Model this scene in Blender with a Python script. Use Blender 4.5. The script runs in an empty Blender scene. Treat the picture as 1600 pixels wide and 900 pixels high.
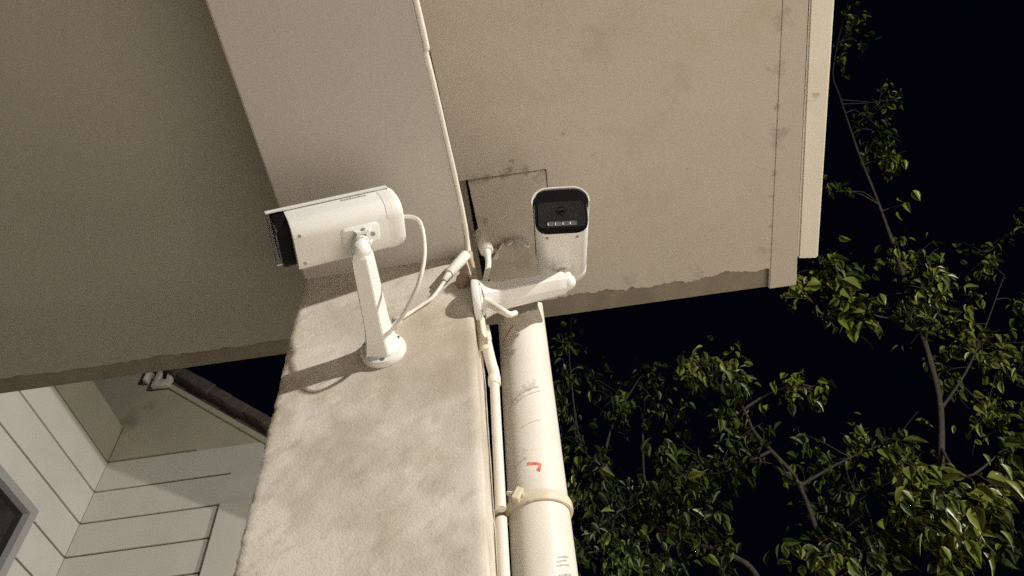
import bpy, bmesh, math, random
from mathutils import Vector, Matrix, noise

S = bpy.context.scene
COL = S.collection
random.seed(7)

# ------------------------------------------------------------------ camera
cam_data = bpy.data.cameras.new("camera")
cam_data.sensor_width = 36.0
cam_data.lens = 26.0
cam_data.clip_start = 0.02
cam_data.clip_end = 2000.0
cam = bpy.data.objects.new("camera", cam_data)
COL.objects.link(cam)
right = Vector((0.990, 0.115, -0.078)).normalized()
fwd = Vector((-0.008, 0.607, 0.795)).normalized()
up = right.cross(fwd).normalized()
right = fwd.cross(up).normalized()
cam.matrix_world = Matrix(((right.x, up.x, -fwd.x, 0), (right.y, up.y, -fwd.y, 0),
                           (right.z, up.z, -fwd.z, 1.6), (0, 0, 0, 1)))
S.camera = cam

# ------------------------------------------------------------------ night sky
W = bpy.data.worlds.new("World")
S.world = W
W.use_nodes = True
bg = W.node_tree.nodes["Background"]
bg.inputs["Color"].default_value = (0.0007, 0.0008, 0.0026, 1)
bg.inputs["Strength"].default_value = 1.0

# ------------------------------------------------------------------ street lamp, house lamp and an added ceiling fill
def aim(o, target):
    d = Vector(target) - o.location
    o.rotation_euler = d.to_track_quat('-Z', 'Y').to_euler()

def lamp(name, kind, loc, target, power, color, **kw):
    l = bpy.data.lights.new(name, kind)
    l.energy = power
    l.color = color
    for k, v in kw.items():
        setattr(l, k, v)
    o = bpy.data.objects.new(name, l)
    COL.objects.link(o)
    o.location = loc
    aim(o, target)
    return o

WARM = (1.0, 0.962, 0.91)
lamp("street_lamp_light", 'SPOT', (4.22, -2.24, 4.34), (0.6, 1.6, 3.6), 1600, WARM,
     shadow_soft_size=0.06, spot_size=math.radians(165), spot_blend=0.3)
lamp("ceiling_fill_light", 'SPOT', (2.5, 0.0, 5.0), (2.5, 0.0, 0.0), 3700, WARM,
     shadow_soft_size=0.15, spot_size=math.radians(62), spot_blend=0.5)  # added fill: lights a pool of ground that brightens the ceilings
lamp("house_flood_light", 'SPOT', (4.5, 0.6, 1.515), (-3.5, 4.6, 5.4), 1650, (1.0, 0.95, 0.90),
     shadow_soft_size=0.0015, spot_size=math.radians(25), spot_blend=0.25)

S.view_settings.view_transform = 'Standard'
S.view_settings.look = 'None'
S.view_settings.gamma = 1.0
S.view_settings.exposure = 0.0
S.view_settings.use_curve_mapping = False
S.cycles.use_denoising = False      # the photograph is a grainy night shot
S.cycles.max_bounces = 6
S.cycles.diffuse_bounces = 4

# ------------------------------------------------------------------ helpers: objects
ORG = {}

def thing(name, label, cat, loc, group=None):
    o = bpy.data.objects.new(name, None)
    o.empty_display_size = 0.05
    o.location = loc
    COL.objects.link(o)
    ORG[o] = Vector(loc)
    o["label"] = label
    o["category"] = cat
    if group:
        o["group"] = group
    return o

def obj(name, bm, m, parent=None, label=None, kind=None, smooth=False, origin=None):
    """links a bmesh (world coordinates) as one mesh object"""
    org = ORG[parent].copy() if parent is not None else Vector(origin or (0, 0, 0))
    bmesh.ops.recalc_face_normals(bm, faces=bm.faces[:])
    bmesh.ops.translate(bm, vec=-org, verts=bm.verts[:])
    me = bpy.data.meshes.new(name)
    bm.to_mesh(me)
    bm.free()
    if smooth:
        me.shade_smooth()
        if smooth != True:
            me.set_sharp_from_angle(angle=math.radians(smooth))
    for mm in (m if isinstance(m, (list, tuple)) else [m]):
        me.materials.append(mm)
    o = bpy.data.objects.new(name, me)
    COL.objects.link(o)
    if parent is not None:
        o.parent = parent
    else:
        o.location = org
    ORG[o] = org
    if label:
        o["label"] = label
    if kind:
        o["kind"] = kind
    return o

# ------------------------------------------------------------------ helpers: shapes
def box(bm, x0, x1, y0, y1, z0, z1, bev=0.0):
    vs = [bm.verts.new((x, y, z)) for z in (z0, z1) for y in (y0, y1) for x in (x0, x1)]
    fs = [bm.faces.new([vs[i] for i in f]) for f in
          ((0, 2, 3, 1), (4, 5, 7, 6), (0, 1, 5, 4), (2, 6, 7, 3), (0, 4, 6, 2), (1, 3, 7, 5))]
    if bev:
        es = list({e for f in fs for e in f.edges})
        bmesh.ops.bevel(bm, geom=es, offset=bev, segments=2, affect='EDGES', profile=0.5)
    return bm

def prism(bm, poly, z0, z1):
    """vertical prism over an xy polygon"""
    a = [bm.verts.new((x, y, z0)) for x, y in poly]
    b = [bm.verts.new((x, y, z1)) for x, y in poly]
    n = len(poly)
    bm.faces.new(a[::-1])
    bm.faces.new(b)
    for i in range(n):
        bm.faces.new((a[i], a[(i + 1) % n], b[(i + 1) % n], b[i]))
    return bm

def loft(bm, sections, cap=True):
    rings = [[bm.verts.new(p) for p in s] for s in sections]
    n = len(rings[0])
    for r0, r1 in zip(rings, rings[1:]):
        for i in range(n):
            bm.faces.new((r0[i], r0[(i + 1) % n], r1[(i + 1) % n], r1[i]))
    if cap:
        bm.faces.new(rings[0][::-1])
        bm.faces.new(rings[-1])
    return rings

def frame_of(d):
    d = d.normalized()
    a = Vector((0, 0, 1)) if abs(d.z) < 0.9 else Vector((1, 0, 0))
    s = d.cross(a).normalized()
    return s, s.cross(d).normalized()

def smooth_path(pts, k=6):
    P = [Vector(p) for p in pts]
    if len(P) < 3:
        return P
    out = []
    for i in range(len(P) - 1):
        p0 = P[max(i - 1, 0)]; p1 = P[i]; p2 = P[i + 1]; p3 = P[min(i + 2, len(P) - 1)]
        for j in range(k):
            t = j / k
            out.append(0.5 * ((2 * p1) + (p2 - p0) * t + (2 * p0 - 5 * p1 + 4 * p2 - p3) * t * t
                              + (3 * p1 - p0 - 3 * p2 + p3) * t ** 3))
    out.append(P[-1])
    return out

def tube(bm, pts, r, n=10, k=6, jitter=0.0):
    P = smooth_path(pts, k)
    m = len(P)
    ref = None
    secs = []
    for i, p in enumerate(P):
        d = (P[min(i + 1, m - 1)] - P[max(i - 1, 0)]).normalized()
        if ref is None:
            s, u = frame_of(d)
        else:
            s = (ref - d * ref.dot(d)).normalized()
            u = s.cross(d)
        ref = s
        t = i / max(m - 1, 1)
        rr = r if not isinstance(r, (list, tuple)) else r[0] + (r[1] - r[0]) * t
        rr *= 1 + jitter * (random.random() - 0.5)
        secs.append([p + s * (math.cos(2 * math.pi * j / n) * rr) + u * (math.sin(2 * math.pi * j / n) * rr)
                     for j in range(n)])
    loft(bm, secs)
    return bm

def cyl(bm, a, b, r0, r1=None, n=24, bev=0.0):
    """capped cylinder between two points with softened rims"""
    a = Vector(a); b = Vector(b)
    r1 = r0 if r1 is None else r1
    d = (b - a).normalized()
    s, u = frame_of(d)
    st = [(0, r0), (1, r1)] if not bev else None
    L = (b - a).length
    if bev:
        q = bev / L
        st = [(0, r0 - bev), (q * 0.3, r0 - bev * 0.3), (q, r0), (1 - q, r1), (1 - q * 0.3, r1 - bev * 0.3), (1, r1 - bev)]
    secs = [[a + d * (L * t) + s * (math.cos(2 * math.pi * j / n) * r) + u * (math.sin(2 * math.pi * j / n) * r)
             for j in range(n)] for t, r in st]
    loft(bm, secs)
    return bm

def ball(bm, c, r, n=12):
    bmesh.ops.create_uvsphere(bm, u_segments=n, v_segments=n // 2 + 2, radius=r, matrix=Matrix.Translation(Vector(c)))
    return bm

def rrect(hw, h0, h1, rad, seg=5):
    """rounded rectangle in (x, z): list of points, counter-clockwise"""
    out = []
    for cx, cz, a0 in ((hw - rad, h1 - rad, 0), (-hw + rad, h1 - rad, 90), (-hw + rad, h0 + rad, 180), (hw - rad, h0 + rad, 270)):
        for i in range(seg + 1):
            a = math.radians(a0 + 90 * i / seg)
            out.append((cx + rad * math.cos(a), cz + rad * math.sin(a)))
    return out

# ------------------------------------------------------------------ helpers: materials
def mat(name, base, rough=0.6, var=None, vscale=6.0, detail=6.0, bump=0.0, bscale=60.0, bdist=0.004,
        blot=None, blscale=2.0, spec=0.3, coat=0.0, metal=0.0, stretch=None, streak=None, stains=None, stain_col=(0.06, 0.045, 0.03)):
    m = bpy.data.materials.new(name)
    m.use_nodes = True
    nt = m.node_tree
    N = nt.nodes
    Lk = nt.links.new
    p = N["Principled BSDF"]
    p.inputs["Roughness"].default_value = rough
    p.inputs["Specular IOR Level"].default_value = spec
    p.inputs["Metallic"].default_value = metal
    p.inputs["Coat Weight"].default_value = coat
    p.inputs["Base Color"].default_value = (*base, 1)
    geo = N.new("ShaderNodeNewGeometry")
    col = None

    def nz(scale, det=4.0, ro=0.55, vec=None, dist=0.0):
        n = N.new("ShaderNodeTexNoise")
        n.inputs["Scale"].default_value = scale
        n.inputs["Detail"].default_value = det
        n.inputs["Roughness"].default_value = ro
        n.inputs["Distortion"].default_value = dist
        Lk(vec or geo.outputs["Position"], n.inputs["Vector"])
        return n.outputs["Fac"]

    def ramp(x, a, b):
        r = N.new("ShaderNodeMapRange")
        r.inputs["From Min"].default_value = a
        r.inputs["From Max"].default_value = b
        Lk(x, r.inputs["Value"])
        return r.outputs["Result"]

    def mix(fac, a, b):
        x = N.new("ShaderNodeMix")
        x.data_type = 'RGBA'
        Lk(fac, x.inputs["Factor"])
        for s, v in ((x.inputs["A"], a), (x.inputs["B"], b)):
            if isinstance(v, tuple):
                s.default_value = (*v, 1)
            else:
                Lk(v, s)
        return x.outputs["Result"]

    vec = None
    if stretch:
        mp = N.new("ShaderNodeMapping")
        mp.vector_type = 'TEXTURE'
        mp.inputs["Rotation"].default_value = stretch[0]
        mp.inputs["Scale"].default_value = stretch[1]
        Lk(geo.outputs["Position"], mp.inputs["Vector"])
        vec = mp.outputs["Vector"]
    if var:
        col = mix(ramp(nz(vscale, detail), 0.3, 0.7), base, var)
    if blot:
        for i, (c, sc, lo, hi) in enumerate(blot):
            col = mix(ramp(nz(sc, 5.0, 0.6, None, 0.6), lo, hi), col or base, c)
    if streak:
        for (c, sc, lo, hi) in streak:
            col = mix(ramp(nz(sc, 4.0, 0.6, vec), lo, hi), col or base, c)
    if stains:
        for (x, y, z, r, amt) in stains:
            d = N.new("ShaderNodeVectorMath")
            d.operation = 'DISTANCE'
            d.inputs[1].default_value = (x, y, z)
            w = N.new("ShaderNodeVectorMath")
            w.operation = 'MULTIPLY_ADD'
            nn = N.new("ShaderNodeTexNoise")
            nn.inputs["Scale"].default_value = 1.2 / r
            Lk(geo.outputs["Position"], nn.inputs["Vector"])
            w.inputs[1].default_value = (r * 3.2,) * 3
            Lk(nn.outputs["Color"], w.inputs[0])
            w.inputs[2].default_value = (-r * 1.6,) * 3
            ad = N.new("ShaderNodeVectorMath")
            Lk(geo.outputs["Position"], ad.inputs[0])
            Lk(w.outputs["Vector"], ad.inputs[1])
            Lk(ad.outputs["Vector"], d.inputs[0])
            r_ = ramp(d.outputs["Value"], r, r * 0.25)
            mm = N.new("ShaderNodeMath")
            mm.operation = 'MULTIPLY'
            mm.inputs[1].default_value = amt
            Lk(r_, mm.inputs[0])
            col = mix(mm.outputs["Value"], col or base, stain_col)
    if col is not None:
        Lk(col, p.inputs["Base Color"])
    if bump:
        b = N.new("ShaderNodeBump")
        b.inputs["Strength"].default_value = bump
        b.inputs["Distance"].default_value = bdist
        Lk(nz(bscale, 5.0, 0.6, vec if not streak else None), b.inputs["Height"])
        Lk(b.outputs["Normal"], p.inputs["Normal"])
    return m

M = {}
M['pillar'] = mat("rough_render", (0.70, 0.65, 0.57), 0.92, (0.62, 0.565, 0.48), 3.2, 6.0, 0.38, 210.0, 0.003,
                  blot=[((0.49, 0.42, 0.315), 4.2, 0.48, 0.72), ((0.70, 0.66, 0.59), 5.5, 0.55, 0.75)],
                  streak=[((0.47, 0.415, 0.34), 46.0, 0.53, 0.78), ((0.73, 0.69, 0.62), 70.0, 0.58, 0.76), ((0.50, 0.44, 0.35), 17.0, 0.58, 0.85)],
                  stretch=((0, math.radians(48), 0), (1.0, 1.0, 2.6)), spec=0.1,
                  stains=[(-0.15, 0.96, 2.80, 0.26, .62), (-0.13, 0.96, 2.56, 0.20, .6), (-0.34, 0.96, 2.50, 0.09, .5), (-0.36, 0.96, 2.37, 0.11, .5), (-0.22, 0.96, 2.40, 0.11, .4), (-0.24, 0.96, 2.62, 0.13, .5), (-0.18, 0.96, 2.24, 0.12, .45), (-0.29, 0.96, 2.66, 0.05, .35)],
                  stain_col=(0.41, 0.355, 0.275))
M['beam'] = mat("beam_paint", (0.53, 0.49, 0.457), 0.85, (0.50, 0.462, 0.43), 3.0, 8.0, 0.25, 90.0, 0.002, spec=0.15)
STAINS = [(0.02, 0.905, 3.285, 0.012, .6), (0.03, 0.885, 3.285, 0.010, .5), (0.165, 0.83, 3.285, 0.007, .35), (0.235, 0.90, 3.285, 0.008, .3),
          (0.700, 0.84, 3.285, 0.009, .5), (0.714, 1.03, 3.285, 0.010, .4), (0.716, 1.10, 3.285, 0.009, .5), (0.722, 1.20, 3.285, 0.008, .6),
          (0.69, 0.62, 3.285, 0.03, .2), (0.695, 0.74, 3.285, 0.03, .22), (0.705, 0.92, 3.285, 0.035, .25), (0.71, 1.28, 3.285, 0.03, .2),
          (-0.08, 0.93, 3.285, 0.022, .35), (-0.04, 0.925, 3.285, 0.018, .45), (0.01, 0.925, 3.285, 0.020, .45), (0.06, 0.92, 3.285, 0.016, .35), (0.10, 0.94, 3.285, 0.02, .3), (-0.07, 1.05, 3.285, 0.02, .4), (0.0, 1.13, 3.285, 0.03, .2), (0.03, 1.20, 3.285, 0.05, .2),
          (0.26, 0.62, 3.285, 0.05, .12), (0.45, 0.75, 3.285, 0.06, .10), (0.17, 1.02, 3.285, 0.03, .12), (0.33, 1.32, 3.285, 0.03, .2), (0.52, 1.33, 3.285, 0.03, .2), (0.48, 0.98, 3.285, 0.005, .3), (0.30, 1.2, 3.285, 0.005, .3)]
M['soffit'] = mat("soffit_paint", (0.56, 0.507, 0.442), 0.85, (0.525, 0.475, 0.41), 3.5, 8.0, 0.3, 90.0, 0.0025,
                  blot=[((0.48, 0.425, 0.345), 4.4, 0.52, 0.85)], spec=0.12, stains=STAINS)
M['soffit_shaded'] = mat("soffit_shaded_paint", (0.425, 0.392, 0.338), 0.88, (0.39, 0.36, 0.31), 3.0, 8.0, 0.3, 90.0, 0.0025, spec=0.12)  # the beam's shade on the left soffit is put into this colour
M['concrete'] = mat("raw_concrete", (0.29, 0.255, 0.205), 0.95, (0.22, 0.19, 0.15), 14.0, 6.0, 0.4, 40.0, 0.004, spec=0.1)
M['trim'] = mat("cream_trim", (0.80, 0.76, 0.69), 0.7, (0.76, 0.71, 0.63), 7.0, 5.0, 0.15, 80.0, 0.002, spec=0.2,
                stains=[(0.83, 0.86, 3.355, 0.016, .5)])
M['white'] = mat("white_paint", (0.80, 0.79, 0.76), 0.42, (0.76, 0.745, 0.71), 20.0, 3.0, 0.05, 200.0, 0.001, spec=0.4)
M['cable'] = mat("white_pvc_cable", (0.80, 0.77, 0.70), 0.5, (0.72, 0.68, 0.60), 40.0, 3.0, spec=0.35)
M['old_cable'] = mat("yellowed_cord", (0.50, 0.42, 0.30), 0.6, (0.36, 0.28, 0.18), 40.0, 3.0, spec=0.3)
M['black'] = mat("black_plastic", (0.007, 0.007, 0.008), 0.55, spec=0.06)
M['glass'] = mat("dark_front_glass", (0.018, 0.018, 0.020), 0.2, spec=0.4, coat=0.0)
M['lens'] = mat("lens_glass", (0.004, 0.004, 0.006), 0.04, spec=0.6, coat=0.6)
M['led'] = mat("lamp_reflector", (0.15, 0.15, 0.16), 0.4, (0.06, 0.06, 0.07), 220.0, 2.0, spec=0.6)
M['metal'] = mat("screw_metal", (0.35, 0.34, 0.33), 0.35, metal=0.9)
M['print'] = mat("grey_print", (0.32, 0.31, 0.32), 0.6)
M['pipe'] = mat("white_drain_pipe", (0.74, 0.70, 0.63), 0.45, (0.69, 0.65, 0.57), 9.0, 5.0, 0.08, 40.0, 0.003,
                blot=[((0.62, 0.56, 0.45), 5.0, 0.62, 0.85)], spec=0.35,
                stains=[(-0.022, 1.104, 2.693, 0.016, .5), (-0.038, 1.11, 2.676, 0.016, .45), (0.0, 1.104, 2.71, 0.014, .45), (-0.033, 1.104, 2.527, 0.016, .3)],
                stain_col=(0.25, 0.22, 0.18))
M['clamp'] = mat("cream_clamp", (0.70, 0.64, 0.51), 0.5, (0.60, 0.53, 0.40), 20.0, 4.0, spec=0.3)
M['red'] = mat("red_marker", (0.55, 0.09, 0.06), 0.6, (0.66, 0.30, 0.24), 90.0, 3.0)
M['scuff'] = mat("dark_scuff", (0.30, 0.27, 0.24), 0.8, (0.62, 0.58, 0.52), 160.0, 3.0)
M['dirt'] = mat("old_mortar", (0.36, 0.29, 0.21), 0.95, (0.26, 0.20, 0.14), 30.0, 6.0, 0.8, 90.0, 0.006, spec=0.1)
M['broken'] = mat("broken_edge_shade", (0.13, 0.10, 0.07), 0.95, (0.22, 0.18, 0.13), 40.0, 6.0, 0.6, 120.0, 0.004, spec=0.05)  # dark colour stands in for shade along the crumbled plaster edge
M['ground'] = mat("pale_paving", (0.50, 0.46, 0.39), 0.9, (0.42, 0.38, 0.32), 2.0, 6.0, 0.3, 20.0, 0.004)
M['board'] = mat("house_render", (0.55, 0.52, 0.46), 0.85, (0.50, 0.475, 0.42), 3.0, 5.0, 0.15, 40.0, 0.004, spec=0.15)
M['house'] = mat("house_shaded_render", (0.41, 0.38, 0.285), 0.9, (0.36, 0.335, 0.25), 2.0, 6.0, 0.3, 20.0, 0.006, spec=0.12,  # shadow on the upper walls is put into the render colour
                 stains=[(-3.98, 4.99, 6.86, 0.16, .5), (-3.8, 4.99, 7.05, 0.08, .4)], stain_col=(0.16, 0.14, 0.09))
M['groove'] = mat("dark_groove", (0.09, 0.07, 0.05), 0.95)  # dark brown of the dirty grooves and the trim strips
M['frame'] = mat("grey_window_frame", (0.30, 0.30, 0.28), 0.5)
M['pane'] = mat("window_pane", (0.010, 0.010, 0.011), 0.08, spec=0.5)
M['tile'] = mat("brown_roof_tile", (0.07, 0.052, 0.042), 0.85, (0.11, 0.09, 0.08), 8.0, 5.0, 0.5, 30.0, 0.01)
M['bark'] = mat("grey_bark", (0.060, 0.052, 0.042), 0.9, (0.030, 0.026, 0.020), 30.0, 6.0, 0.8, 60.0, 0.008)

def leaf_mat(name, a, b, c, rough=0.45, spec=0.3):
    m = mat(name, a, rough, b, 13.0, 2.0, spec=spec)
    nt = m.node_tree
    p = nt.nodes["Principled BSDF"]
    src = p.inputs["Base Color"].links[0].from_socket
    inf = nt.nodes.new("ShaderNodeObjectInfo")
    x = nt.nodes.new("ShaderNodeMix")
    x.data_type = 'RGBA'
    r = nt.nodes.new("ShaderNodeMapRange")
    r.inputs["To Max"].default_value = 0.7
    nt.links.new(inf.outputs["Random"], r.inputs["Value"])
    nt.links.new(r.outputs["Result"], x.inputs["Factor"])
    nt.links.new(src, x.inputs["A"])
    x.inputs["B"].default_value = (*c, 1)
    nt.links.new(x.outputs["Result"], p.inputs["Base Color"])
    p.inputs["Subsurface Weight"].default_value = 0.0
    return m

M['leaf_lit'] = leaf_mat("lit_leaf", (0.065, 0.090, 0.014), (0.150, 0.170, 0.030), (0.115, 0.140, 0.022), 0.36, 0.5)  # how brightly a clump is lit is put into its leaf colour
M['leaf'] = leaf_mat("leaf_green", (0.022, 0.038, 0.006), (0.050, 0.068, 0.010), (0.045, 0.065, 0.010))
M['leaf_shaded'] = leaf_mat("shaded_leaf", (0.009, 0.016, 0.003), (0.022, 0.032, 0.006), (0.016, 0.026, 0.005))

# ================================================================== setting
bm = bmesh.new()
prism(bm, [(-400, -400), (400, -400), (400, 400), (-400, 400)], -0.3, 0.0)
g = obj("ground", bm, M['ground'], kind="structure")

# ================================================================== the building corner overhead
PX0, PX1, PY0, PY1 = -0.485, -0.098, 0.96, 1.125      # pillar in plan
ZB, ZS = 3.0, 3.30                                   # beam underside, slab underside
bld = thing("building", "cream rendered building corner with wide roof slab, beam and rough pillar overhead", "building", (-0.29, 1.02, 0))

# rough rendered pillar: a rounded, slightly uneven shaft
def pillar_mesh():
    bm = bmesh.new()
    plan = []
    r = 0.010
    def edge(a, b, n):
        for i in range(n):
            t = i / n
            plan.append((a[0] + (b[0] - a[0]) * t, a[1] + (b[1] - a[1]) * t))
    edge((PX0 + r, PY0), (PX1 - r, PY0), 44)
    edge((PX1 - r, PY0), (PX1 - .003, PY0 + .003), 2)
    edge((PX1 - .003, PY0 + .003), (PX1, PY0 + r), 2)
    edge((PX1, PY0 + r), (PX1, PY1), 10)
    edge((PX1, PY1), (PX0, PY1), 8)
    edge((PX0, PY1), (PX0, PY0 + r), 10)
    edge((PX0, PY0 + r), (PX0 + .003, PY0 + .003), 2)
    edge((PX0 + .003, PY0 + .003), (PX0 + r, PY0), 2)
    zs = [0.0, 0.6, 1.2, 1.7] + [1.95 + i * (ZB - 0.0005 - 1.95) / 220 for i in range(221)]
    secs = []
    cx, cy = (PX0 + PX1) / 2, (PY0 + PY1) / 2
    for z in zs:
        ring = []
        for x, y in plan:
            n1 = noise.noise(Vector((x * 9, y * 9, z * 9)))
            n2 = noise.noise(Vector((x * 38 + 5, y * 38, z * 30)))
            d = 0.0012 * n1 + 0.0007 * n2
            if z > ZB - 0.02:
                d *= 0.3
            if x < PX0 + .012 and z > 1.9:
                d += 0.0016 * noise.noise(Vector((3, y * 30, z * 120))) + 0.0012 * noise.noise(Vector((9, 0, z * 45)))
            sx = 1 if x > PX1 - .012 else (-1 if x < PX0 + .012 else 0)
            sy = -1 if y < PY0 + .012 else 0
            ring.append((x + sx * d, y + sy * d, z))
        secs.append(ring)
    loft(bm, secs)
    return bm
obj("pillar", pillar_mesh(), M['pillar'], bld, smooth=40)

# beam that carries the slab, running from the pillar towards the viewer
bm = bmesh.new()
def bx(y):            # right edge of the beam underside
    return PX1 - .001 - (PY0 - y) * 0.033
prism(bm, [(-0.474, -2.6), (bx(-2.6), -2.6), (bx(PY1 - .002), PY1 - .002), (PX0 + .001, PY1 - .002)], ZB, ZS - .004)
for v in bm.verts:    # formwork draft: the right side leans slightly in towards the top
    if v.co.z > ZB + .1 and v.co.x > -0.3:
        v.co.x -= .014
bmesh.ops.bevel(bm, geom=bm.edges[:], offset=0.004, segments=2, affect='EDGES')
obj("beam", bm, M['beam'], bld)

def sx(y):            # right edge of the slab, slightly out of square
    return 0.822 + (y - 1.426) * 0.0843
# slab with a rectangular opening beside the pillar for the drain pipe
HX0, HX1, HY0, HY1 = -0.096, 0.112, 0.925, 1.352
bm = bmesh.new()
YB = 1.425
for poly in ([(-2.7, -2.6), (sx(-2.6), -2.6), (sx(HY0), HY0), (-2.7, HY0)],
             [(-2.7, HY0), (HX0, HY0), (HX0, HY1), (-2.7, HY1)],
             [(HX1, HY0), (sx(HY0), HY0), (sx(HY1), HY1), (HX1, HY1)],
             [(-2.7, HY1), (sx(HY1), HY1), (sx(YB), YB), (-2.7, YB)]):
    prism(bm, poly, ZS, ZS + .11)
prism(bm, [(-2.7, -2.6), (sx(-2.6), -2.6), (sx(YB), YB), (-2.7, YB)], ZS + .112, ZS + .16)
obj("slab", bm, M['concrete'], bld, label="raw concrete slab showing as a dark strip along the far edge")

def ragged(x0, x1, y, amp, n, seed):
    rnd = random.Random(seed)
    pts = []
    for i in range(n + 1):
        x = x0 + (x1 - x0) * i / n
        t = noise.fractal(Vector((x * 9, seed, 0)), 1.0, 2.0, 4) * amp
        pts.append((x, y + t + rnd.uniform(-.003, .003)))
    return pts

def plaster(name, poly, m, label=None, z0=ZS - .015, z1=ZS - .0015):
    bm = bmesh.new()
    prism(bm, poly, z0, z1)
    return obj(name, bm, m, bld, label)
BX = lambda y: 0.733 + (y - 1.352) * 0.0600       # where the smooth edge band begins
YP = 1.346
far = ragged(HX1 + .002, BX(YP) - .002, YP, 0.020, 110, 3)
plaster("soffit", [(bx(-2.6) - .012, -2.6), (BX(-2.6), -2.6)] + [(BX(YP), YP)] + far[::-1] +
        [(HX1 + .002, HY0 - .004), (bx(HY0) - .012, HY0 - .004)], M['soffit'],
        "lit cream soffit plaster with crumbled far edge")
farl = ragged(-2.7, PX0 - .004, 1.358, 0.012, 130, 9)
plaster("soffit", [(-2.7, -2.6), (PX0 - .004 + .01, -2.6)] + farl[::-1], M['soffit_shaded'], "soffit plaster left of the beam with shade painted into its grey")
for run, sd in ((far, 4), (farl, 6)):  # dark strips that paint shade along the ragged edges
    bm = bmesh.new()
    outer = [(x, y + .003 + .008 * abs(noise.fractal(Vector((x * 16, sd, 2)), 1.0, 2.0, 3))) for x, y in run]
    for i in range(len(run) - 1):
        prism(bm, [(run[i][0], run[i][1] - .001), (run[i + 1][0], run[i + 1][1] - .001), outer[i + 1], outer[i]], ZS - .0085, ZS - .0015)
    obj("edge_shade_strip", bm, M['broken'], bld)
bm = bmesh.new()
prism(bm, [(BX(-2.6) + .0005, -2.6), (sx(-2.6) - .002, -2.6), (sx(YB - .002) - .002, YB - .002), (BX(YB), YB - .002)], ZS - .017, ZS - .0015)
bmesh.ops.bevel(bm, geom=bm.edges[:], offset=0.003, segments=2, affect='EDGES')
obj("edge_band", bm, M['soffit'], bld)
# upstand / fascia strip beyond the slab edge
bm = bmesh.new()
prism(bm, [(sx(-2.6) + .030, -2.6), (sx(-2.6) + .092, -2.6), (0.913, 1.396), (0.849, 1.386)], ZS + .060, ZS + .30)
bmesh.ops.bevel(bm, geom=bm.edges[:], offset=0.006, segments=2, affect='EDGES')
obj("fascia_strip", bm, M['trim'], bld, "pale fascia strip along the outer slab edge")
bm = bmesh.new()
prism(bm, [(sx(-2.6) - .01, -2.6), (sx(-2.6) + .05, -2.6), (0.87, 1.385), (sx(1.385) - .01, 1.385)], ZS + .162, ZS + .28)
obj("parapet", bm, M['concrete'], bld)
# patch panel let into the opening round the pipe
bm = bmesh.new()
prism(bm, [(-0.0895, 0.9285), (0.1115, 0.9262), (0.1115, 1.3515), (-0.074, 1.3515)], ZS - .012, ZS + .020)
bmesh.ops.bevel(bm, geom=bm.edges[:], offset=0.0012, segments=2, affect='EDGES')
obj("patch_panel", bm, M['soffit'], bld, "square patch panel with a dark gap round the pipe hole")
bm = bmesh.new()
prism(bm, [(-0.0895, HY0 - .0004), (HX1 + .0008, HY0 - .0004), (HX1 + .0008, HY1 + .0004), (-0.0745, HY1 + .0004)], ZS - .0095, ZS - .0035)
obj("mortar_joint", bm, M['dirt'], bld)
# lump of mortar at the top of the pillar
bm = bmesh.new()
bmesh.ops.create_icosphere(bm, subdivisions=3, radius=0.017, matrix=Matrix.Translation((-0.118, 0.953, 2.898)))
for v in bm.verts:
    v.co += (v.co - Vector((-0.118, 0.953, 2.898))) * 0.35 * noise.noise(v.co * 70)
obj("mortar_lump", bm, M['dirt'], bld, smooth=True)

# ================================================================== white cable clipped along the beam
w = thing("wall_cable", "white cable clipped along the beam edge down to the pillar top", "cable", (-0.117, 0.4, 3.0))
bm = bmesh.new()
tube(bm, [(bx(y) + .0045 + dx, y, 3.008) for y, dx in ((-2.5, 0), (-0.6, 0), (0.1, 0), (0.40, .001), (0.475, 0.001), (0.485, -.0025), (0.55, -.001), (0.70, .0005), (0.85, 0))] + [
          (-0.099, 0.92, 3.000), (-0.099, 0.947, 2.975), (-0.094, 0.95, 2.93), (-0.089, 0.95, 2.88)], (0.0068, .0052), 8, 5, 0.12)
obj("sheath", bm, M['cable'], w, smooth=True)
bm = bmesh.new()
tube(bm, [(-0.096, 0.940, 2.985), (-0.0945, 0.944, 2.95), (-0.0905, 0.945, 2.92), (-0.089, 0.943, 2.895), (-0.086, 0.946, 2.862)], 0.0052, 8, 5, 0.2)
obj("cord", bm, M['old_cable'], w, "yellowed cord hanging at the pillar corner", smooth=True)

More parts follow.
